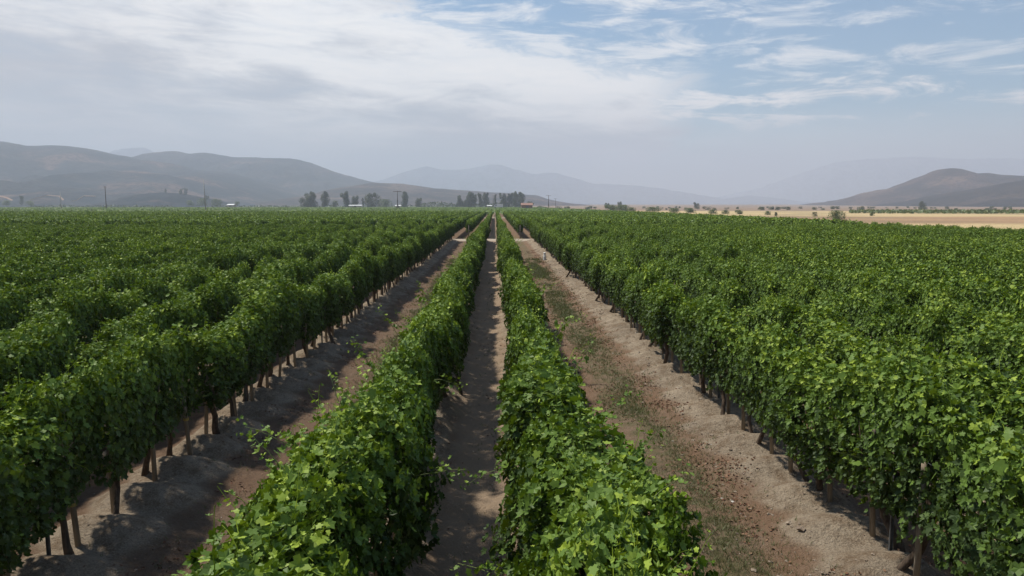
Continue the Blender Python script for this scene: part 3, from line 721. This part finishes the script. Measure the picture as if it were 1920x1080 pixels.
# bushes over the dry field on the right
GB = 'bushes on the dry field right of the vines'
for kind, px, top, dp, lab, k, wx, mat in [
    ('bush', 1565, 395, 205, 'round green bush standing right behind the vineyard edge', 0, 1.0, 0),
    ('bush', 1631, 397, 300, 'small green bush right of the round green one', 1, .8, 0),
    ('bush', 1437, 396, 330, 'green bush left of the round green one', 2, 1.1, 0),
    ('scrub', 1452, 398, 300, 'small brown bush between two green bushes', 3, .8, 0),
    ('scrub', 1525, 398, 290, 'small brown bush just left of the round green one', 1, .8, 0),
    ('bush', 1383, 394, 360, 'low green bush in the dry field, left of centre right', 1, 1.4, 0),
    ('bush', 1358, 394, 370, 'low green bush on the straw strip, second of three', 2, 1.4, 0),
    ('bush', 1332, 393, 380, 'low green bush on the straw strip, first of three', 0, 1.4, 0),
    ('bush', 1290, 390, 430, 'wide green bush right at the vineyard far edge', 1, 1.8, 0),
    ('bush', 1262, 390, 440, 'wide green bush beside its twin at the vineyard far edge', 2, 1.8, 0),
    ('bush', 1165, 384, 560, 'largest rounded green thicket at the vineyard far edge', 0, 1.6, 0),
    ('bush', 1147, 384, 570, 'rounded green thicket left of the largest one', 1, 1.5, 0),
    ('bush', 1183, 389, 520, 'low green thicket right of the largest one', 2, 1.5, 0),
    ('bush', 1225, 388, 520, 'low wide thicket between the far green clumps', 0, 2.2, 0),
    ('bush', 1012, 387, 700, 'low green bush by the terracotta barn', 2, 1.8, 0),
    ('round', 1160, 378, 950, 'small dark tree above the green thicket', 1, .9, 1),
    ('round', 1137, 380, 960, 'smaller dark tree left above the green thicket', 2, .9, 1),
    ('round', 1303, 379, 1000, 'small dark tree alone on the scrubby horizon', 0, 1.0, 1),
    ('round', 1723, 377, 900, 'small dark tree below the right hill', 3, .9, 1),
    ('tall', 1727, 381, 880, 'low companion tree beside the one below the right hill', 3, .9, 1)]:
    tree(kind, px, top, dp, lab, GB, k, wx=wx)
# scattered scrub: countable dots along the horizon, and the denser belt as one mass
rg = np.random.default_rng(55)
k = 0
for i in range(85):
    px = rg.uniform(1010, 1890); dp = rg.choice([700, 800, 900, 1000, 1150])+rg.uniform(-40, 40)
    x = at(px, dp); h = rg.uniform(1.6, 3.6)
    cr, tk = tree_meshes('scrub', i % 4)
    r = thing('scrub_bush', 'small dark scrub bush dotted over the brown plain towards the horizon', 'bush', (x, dp, gz_at(x, dp)-.2), 'scrub bushes dotted over the plain', rg.uniform(0, 6))
    r.scale = (h*rg.uniform(1, 1.5), h*1.2, h); link('crown', cr, r)
n = 9000
yy = rg.uniform(330, 720, n); xx = at(1590, 1)*yy + rg.uniform(0, 1, n)**.9*(at(2000, 1)-at(1590, 1))*yy
keep = np.abs((yy+.1*xx)-470+60*(fbm(xx*.01, yy*.02, 4)-.5)) < 35+70*fbm(xx*.02, yy*.02, 8); xx, yy = xx[keep], yy[keep]; n = len(xx)
V, Fi, S, T = leaves(np.stack([xx, yy, rg.uniform(.1, 1.3, n)], -1), rg.normal(0, 1, (n, 3))+np.array([0, 0, .8]), rg.normal(0, 1, (n, 3)), rg.uniform(.9, 1.9, n), rg.uniform(.1, .9, n), 'lo', rg)
tag(link('scrub', mesh_np('scrub', V, Fi, S, M_bush, T)), 'belt of low green scrub crossing the dry field at right', 'scrub', kind='stuff')
# low treeline under the groves
n = 5200; px = np.concatenate([rg.uniform(790, 1000, n//2), rg.uniform(400, 800, n//4), rg.uniform(60, 330, n//4)]); n = len(px); dp = rg.uniform(1150, 1300, n)
xx = np.tan(np.arctan((px-960)/F)-YAW)*dp; hmax = 2.0+7.0*fbm(px*.05, px*0, 12, 3)*(px > 780)+4*fbm(px*.1, px*0, 14)
V, Fi, S, T = leaves(np.stack([xx, dp, rg.uniform(0, 1, n)*hmax], -1), rg.normal(0, 1, (n, 3))+np.array([0, 0, .6]), rg.normal(0, 1, (n, 3)), rg.uniform(1.2, 2.6, n), rg.uniform(.1, .8, n), 'lo', rg)
tag(link('undergrowth', mesh_np('undergrowth', V, Fi, S, M_tree, T)), 'low dark undergrowth along the far edge of the fields', 'undergrowth', kind='stuff')

# ------------------------------------------------------------------ poles
def pole(px, top, depth, label, mat, rad=.16, arm=None, base=None, brace=False):
    x = at(px, depth); z0 = gz_at(x, depth) if base is None else base; h = zat(top, depth)-z0
    r = thing('utility_pole', label, 'utility pole', (x, depth, z0), None, random.uniform(-.2, .2))
    mb = MB(); mb.tube([(0, 0, -.3), (0, 0, h*.5), (0, 0, h)], [rad*1.2, rad, rad*.75], 8); link('post', mb.mesh('post', mat, True), r)
    if arm:
        mb = MB(); w = arm/2; mb.box(-w, w, -.10, .10, h-.55, h-.30); a = link('crossarm', mb.mesh('crossarm', mat), r)
        for s in (-.9, -.45, .45, .9):
            mb = MB(); mb.tube([(s*w, 0, h-.295), (s*w, 0, h-.12), (s*w, 0, h-.02)], [.05, .09, .04], 6); link('insulator', mb.mesh('insulator', M_palepole), a)
    if brace:
        mb = MB(); mb.tube([(0, 0, h*.42), (-1.9, 0, -.3)], .11, 6); mb.tube([(0, 0, h*.42), (1.9, 0, -.3)], .11, 6); link('brace', mb.mesh('brace', mat), r)
        mb = MB(); mb.box(-.35, .35, -.35, -.2, h*.45, h*.58); link('transformer', mb.mesh('transformer', M_steel), r)
    return r
pole(120, 360, 520, 'thin white pole before the foothill tracks at far left', M_palepole, .22)
pole(204, 350, 560, 'dark utility pole with a short arm, left of the low mound', M_pole, .30, 2.0)
pole(389.5, 337, 300, 'tallest pole, pale grey and leaning, at left among the vines', M_palepole, .20).rotation_euler = (0, R(-1.6), 0)
pole(747, 358, 460, 'utility pole with wide crossarm left of the oval tree', M_pole, .20, 5.2, None, True)
pole(625, 374, 700, 'short thin white pole by the tiny dark bush', M_palepole, .14)
pole(925, 366, 900, 'bare dark pole between the two tree groves', M_pole, .32)
pole(1028, 366, 760, 'utility pole with crossarm and transformer right of the barn', M_pole, .30, 5.5, None, True)
pole(1041, 372, 880, 'slimmer utility pole just right of the transformer pole', M_pole, .24, 4.2)

# ------------------------------------------------------------------ sheds, barn and vehicles far off
def shed(x0p, x1p, ybase, ytop, depth, label, wallm, roofm, name='shed', cat='shed', dp=8.0, zb=None):
    xa, xb = at(x0p, depth), at(x1p, depth); z0 = zat(ybase, depth); h = zat(ytop, depth)-z0; w = xb-xa
    r = thing(name, label, cat, ((xa+xb)/2, depth, z0))
    e = h*.62
    mb = MB(); mb.box(-w/2, w/2, 0, dp, 0, e); mb.add([(-w/2, .0, e+.001), (-w/2, dp, e+.001), (-w/2, dp/2, h-.15), (w/2, .0, e+.001), (w/2, dp, e+.001), (w/2, dp/2, h-.15)], [(0, 2, 1), (3, 4, 5), (0, 3, 5, 2), (1, 2, 5, 4)])
    link('wall', mb.mesh('wall', wallm), r)
    mb = MB(); o_ = .5; t_ = .15
    for s in (0, 1):
        ya, yb2 = (-o_, dp/2) if s == 0 else (dp+o_, dp/2)
        za = e-.12
        mb.add([(-w/2-o_, ya, za), (w/2+o_, ya, za), (w/2+o_, yb2, h-.1), (-w/2-o_, yb2, h-.1), (-w/2-o_, ya, za+t_), (w/2+o_, ya, za+t_), (w/2+o_, yb2, h+t_-.1), (-w/2-o_, yb2, h+t_-.1)],
               [(0, 3, 2, 1), (4, 5, 6, 7), (0, 1, 5, 4), (2, 3, 7, 6), (0, 4, 7, 3), (1, 2, 6, 5)])
    link('roof', mb.mesh('roof', roofm), r)
    nd = max(1, int(w/7))
    for i in range(nd):
        xc = -w/2+w*(i+.5)/nd; mb = MB(); mb.box(xc-1.1, xc+1.1, -.06, -.005, .02, e*.78); link('door', mb.mesh('door', M_steel), r)
    return r
M_wallp = simple('pale_wall', (.50, .47, .42), (.40, .37, .33), .4, .9)
M_terra = simple('terracotta_roof', (.30, .17, .13), (.25, .15, .12), .6, .9)
M_adobe = simple('adobe_wall', (.24, .16, .12), (.19, .13, .10), .5, .9)
shed(656, 679, 387.5, 384.2, 720, 'long low shed with white roof before the dark trees', M_wallp, M_white, dp=10)
shed(429, 440, 387.5, 382.6, 560, 'small white roofed shed right of the tall pale pole', M_wallp, M_white)
shed(743, 752, 388.5, 384.5, 640, 'tiny pale shed at the foot of the crossarm pole', M_wallp, M_white, dp=5)
shed(978, 998, 391, 380.5, 560, 'barn with terracotta roof at the end of the vine rows', M_adobe, M_terra, 'barn', 'barn')
shed(914, 922, 388.0, 384.6, 760, 'tiny pale hut below the gap between the groves', M_wallp, M_white, dp=5)
M_glass = simple('dark_glass', (.03, .035, .04), (.04, .045, .05), 1, .15)
M_tyre = simple('tyre', (.02, .02, .02), (.03, .03, .03), 3, .9)
def truck(px, depth, base, label):
    r = thing('white_truck', label, 'truck', (at(px, depth), depth, zat(base, depth)))
    mb = MB(); mb.add([(-3.2, 0, .6), (-1.2, 0, .6), (-1.2, 0, 2.6), (-2.3, 0, 2.6), (-3.2, 0, 1.6), (-3.2, 2, .6), (-1.2, 2, .6), (-1.2, 2, 2.6), (-2.3, 2, 2.6), (-3.2, 2, 1.6)],
                      [(0, 1, 2, 3, 4), (9, 8, 7, 6, 5), (0, 5, 6, 1), (1, 6, 7, 2), (2, 7, 8, 3), (3, 8, 9, 4), (4, 9, 5, 0)]); link('cab', mb.mesh('cab', M_white), r)
    mb = MB(); mb.box(-1.1, 3.4, -.1, 2.1, .75, 3.1); link('cargo_box', mb.mesh('cargo_box', M_white), r)
    mb = MB(); mb.box(-2.2, -1.35, -.03, -.005, 1.7, 2.35); link('window', mb.mesh('window', M_glass), r)
    for x in (-2.3, 2.2):
        for y0 in (-.05, 1.85):
            mb = MB(); mb.tube([(x, y0, .5), (x, y0+.25, .5)], .5, 12); link('wheel', mb.mesh('wheel', M_tyre), r)
    r.scale = (1.15, 1.15, 1.15)
truck(934.5, 620, 390.2, 'white truck parked at the end of the centre path')

# ------------------------------------------------------------------ hills
def hillmat(name, c1, c2, c3, sc_):
    m, gg, p, o = newmat(name)
    pos = gg.n('ShaderNodeNewGeometry').outputs['Position']
    a = gg.noise(pos, sc_, 7, .62); b_ = gg.noise(pos, sc_*9, 5, .7); c_ = gg.noise(pos, sc_*.45, 4, .6, .6)
    col = gg.mix(gg.ss(a, .38, .62), c1, c2); col = gg.mix(gg.m('MULTIPLY', gg.ss(c_, .54, .64), .8), col, c3)
    col = gg.mix(gg.m('MULTIPLY', gg.ss(b_, .46, .58), .8), col, tuple(v*.45 for v in c1))
    gg.put(p.inputs['Base Color'], col); p.inputs['Roughness'].default_value = 1; p.inputs['Specular IOR Level'].default_value = .05
    return m
M_hill = hillmat('scrubby_hill', (.012, .022, .032), (.046, .046, .050), (.17, .105, .085), .006)
M_far = hillmat('far_mountain', (.13, .155, .20), (.16, .18, .22), (.19, .19, .22), .002)  # pale bluish colour carries part of the haze fade
M_faint = hillmat('faint_mountain', (.24, .265, .31), (.26, .28, .32), (.27, .28, .31), .002)  # paler still, more of the haze fade put into the colour
M_hill3 = hillmat('dark_hill', (.008, .010, .010), (.028, .024, .024), (.07, .052, .044), .012)
M_hill2 = hillmat('dry_hill', (.024, .022, .024), (.085, .056, .050), (.17, .11, .085), .010)

def hill(label, prof, depth, halfd, mat, seed, rough=.14, nu=240, nv=70, skew=.0, back=1.0):
    """prof: (photo column, photo line) of the skyline, standing depth metres away"""
    pr = np.array(prof, float)
    u = np.linspace(pr[0, 0], pr[-1, 0], nu)
    # smooth the skyline samples, then convert to metres
    yl = np.interp(u, pr[:, 0], pr[:, 1]); kk = np.hanning(9); kk /= kk.sum(); yl = np.convolve(np.pad(yl, 4, 'edge'), kk, 'valid')
    xw = np.tan(np.arctan((u-960)/F)-YAW)*depth
    zr = H-np.tan(np.arctan((yl-540)/F)+PITCH)*depth*1.0
    zr = np.maximum(zr, -3)
    v = np.linspace(-1, 1, nv)
    U, Vv = np.meshgrid(np.arange(nu), v)
    Xg = xw[U]; Dg = depth+Vv*halfd*np.where(Vv > 0, back, 1)
    sc1 = max(halfd/2.2, 60)
    spur = np.abs(2*fbm(Xg/sc1+.35*Vv, Vv*1.3+Xg*0, seed, 5, .52)-1)        # spurs and gullies running down the slope
    fine = fbm(Xg/sc1*3, Dg/sc1*3, seed+20, 4)-.5
    av = np.abs(Vv)
    fall = (1-av**1.25)
    fall = np.clip(fall - (spur*1.9-.3)*rough*4.6*av*(1-av)*1.6 + fine*rough*av*(1-av), 0, 1)
    Zg = zr[U]*fall + (vnoise(Xg/sc1*9, Dg/sc1*5, seed+31)-.5)*zr.max()*.018
    Zg = np.where(av > .985, -6, Zg)
    V = np.stack([Xg, Dg, Zg], -1).reshape(-1, 3)
    ii = np.arange(nu*nv).reshape(nv, nu)
    q = np.stack([ii[:-1, :-1], ii[:-1, 1:], ii[1:, 1:], ii[1:, :-1]], -1).reshape(-1, 4)
    o = link('hill', mesh_np('hill', V, q.ravel(), np.full(len(q), 4), mat, None, True))
    return tag(o, label, kind='structure')
hill('long grey hill range at the left', [(-700, 330), (-450, 300), (-250, 285), (-80, 282), (40, 274), (150, 276), (210, 287), (260, 299), (320, 305), (380, 320), (440, 324), (480, 337), (530, 352), (570, 366), (620, 378), (680, 386)], 3300, 1500, M_hill, 3, .30)
hill('higher hilltop behind the left range', [(-500, 300), (-200, 280), (-60, 272), (20, 266), (55, 273), (110, 290), (170, 330), (230, 386)], 4100, 700, M_hill, 13, .12)
hill('pale peak between the left hills', [(150, 330), (200, 295), (225, 283), (258, 277), (285, 279), (320, 295), (380, 320), (460, 386)], 8000, 600, M_far, 5, .1)
hill('blue hill with two humps behind the groves', [(180, 320), (250, 298), (300, 288), (340, 284), (365, 290), (395, 286), (420, 291), (450, 296), (500, 296), (560, 298), (585, 304), (620, 318), (660, 330), (700, 341), (740, 352), (800, 368), (860, 386)], 4200, 900, M_hill, 8, .16)
hill('low brown hill behind the far trees', [(520, 386), (580, 366), (640, 352), (700, 343), (760, 344), (790, 349), (815, 353), (860, 356), (900, 359), (960, 362), (1005, 366), (1030, 374), (1065, 381), (1120, 386)], 3000, 700, M_hill2, 15, .14)
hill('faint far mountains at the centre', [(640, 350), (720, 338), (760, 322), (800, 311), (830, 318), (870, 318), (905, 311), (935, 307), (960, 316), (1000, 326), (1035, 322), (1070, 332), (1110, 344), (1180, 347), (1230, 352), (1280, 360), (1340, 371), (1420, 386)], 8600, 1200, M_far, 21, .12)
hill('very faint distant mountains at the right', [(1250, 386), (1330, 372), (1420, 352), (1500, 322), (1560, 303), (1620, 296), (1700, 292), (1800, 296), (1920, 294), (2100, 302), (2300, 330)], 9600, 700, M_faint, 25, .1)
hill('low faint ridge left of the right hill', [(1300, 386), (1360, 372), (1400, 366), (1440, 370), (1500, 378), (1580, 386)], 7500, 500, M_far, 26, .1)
hill('conical brown hill at the right', [(1560, 389), (1590, 380), (1625, 366), (1660, 355), (1700, 345), (1735, 326), (1755, 316), (1775, 313), (1795, 318), (1815, 323), (1840, 322), (1860, 326), (1885, 338), (1930, 346), (2000, 365), (2100, 388)], 2600, 620, M_hill2, 28, .16)
hill('darker nearer slope at the right edge', [(1725, 389), (1760, 378), (1800, 366), (1850, 352), (1885, 342), (1920, 337), (1990, 322), (2100, 312), (2300, 330), (2500, 388)], 1900, 520, M_hill3, 33, .16)
hill('low scrubby foothill at far left', [(-500, 340), (-300, 330), (-120, 330), (-10, 336), (30, 340), (70, 350), (120, 352), (150, 353), (180, 358), (215, 368), (245, 380), (270, 387)], 2050, 420, M_hill, 41, .12)
hill('low wooded mound left of the tall pole', [(225, 388), (245, 372), (265, 364), (300, 361), (340, 362), (370, 367), (400, 373), (430, 384), (450, 388)], 1760, 200, M_hill, 43, .1, 160, 50)

# dirt tracks climbing the foothills
dg = bpy.context.evaluated_depsgraph_get()
m_track = simple('track_earth', (.30, .18, .12), (.26, .16, .11), .05, .95)
def track(pts, w):
    """ribbon of bare earth laid on the foothill: photo points -> where they meet the slope"""
    from mathutils import Vector
    L = []
    for i in range(len(pts)-1):
        for t_ in np.linspace(0, 1, 10, endpoint=i == len(pts)-2):
            L.append((pts[i][0]*(1-t_)+pts[i+1][0]*t_, pts[i][1]*(1-t_)+pts[i+1][1]*t_))
    P = []
    for px, py in L:
        d = Vector((at(px, 1.0), 1.0, (zat(py, 1.0)-H))).normalized()
        for dist0 in (1000,):
            ok, loc, nor, _, ob, _ = sc.ray_cast(dg, Vector((0, 0, H))+d*dist0, d)
        if ok and ob.name.startswith('hill'): P.append(np.array(loc))
    if len(P) < 3: return
    P = np.array(P); V = []; fs = []
    for i, q in enumerate(P):
        V += [(q[0], q[1]-w, q[2]-w*.25+1.4), (q[0], q[1]+w, q[2]+w*.35+1.4), (q[0], q[1]+w, q[2]-3), (q[0], q[1]-w, q[2]-4)]
        if i:
            a_ = (i-1)*4; b_ = i*4
            fs += [(a_, b_, b_+1, a_+1), (a_+1, b_+1, b_+2, a_+2), (a_+3, b_+3, b_, a_)]
    mb = MB(); mb.add(V, fs); tag(link('dirt_track', mb.mesh('dirt_track', m_track)), kind='structure')
bpy.context.view_layer.update(); dg = bpy.context.evaluated_depsgraph_get()
track([(-20, 369), (8, 369), (20, 372), (30, 377)], 3)
track([(58, 378), (75, 372), (95, 367), (118, 369), (125, 376)], 3)
track([(140, 378), (150, 376), (163, 368), (185, 369)], 3)

# ------------------------------------------------------------------ air
mb = MB(); mb.box(-10500, 10500, -2000, 10800, -8, 650)
m_haze = bpy.data.materials.new('haze'); m_haze.use_nodes = True; nt = m_haze.node_tree; nt.nodes.clear()
vol = nt.nodes.new('ShaderNodeVolumePrincipled'); vol.inputs['Density'].default_value = .00023
vol.inputs['Color'].default_value = (.64, .70, .815, 1); vol.inputs['Anisotropy'].default_value = .15
om = nt.nodes.new('ShaderNodeOutputMaterial'); nt.links.new(vol.outputs[0], om.inputs['Volume'])
haze = link('haze', mb.mesh('haze', m_haze)); tag(haze, 'pale haze over the plain and hills', 'haze', kind='stuff')
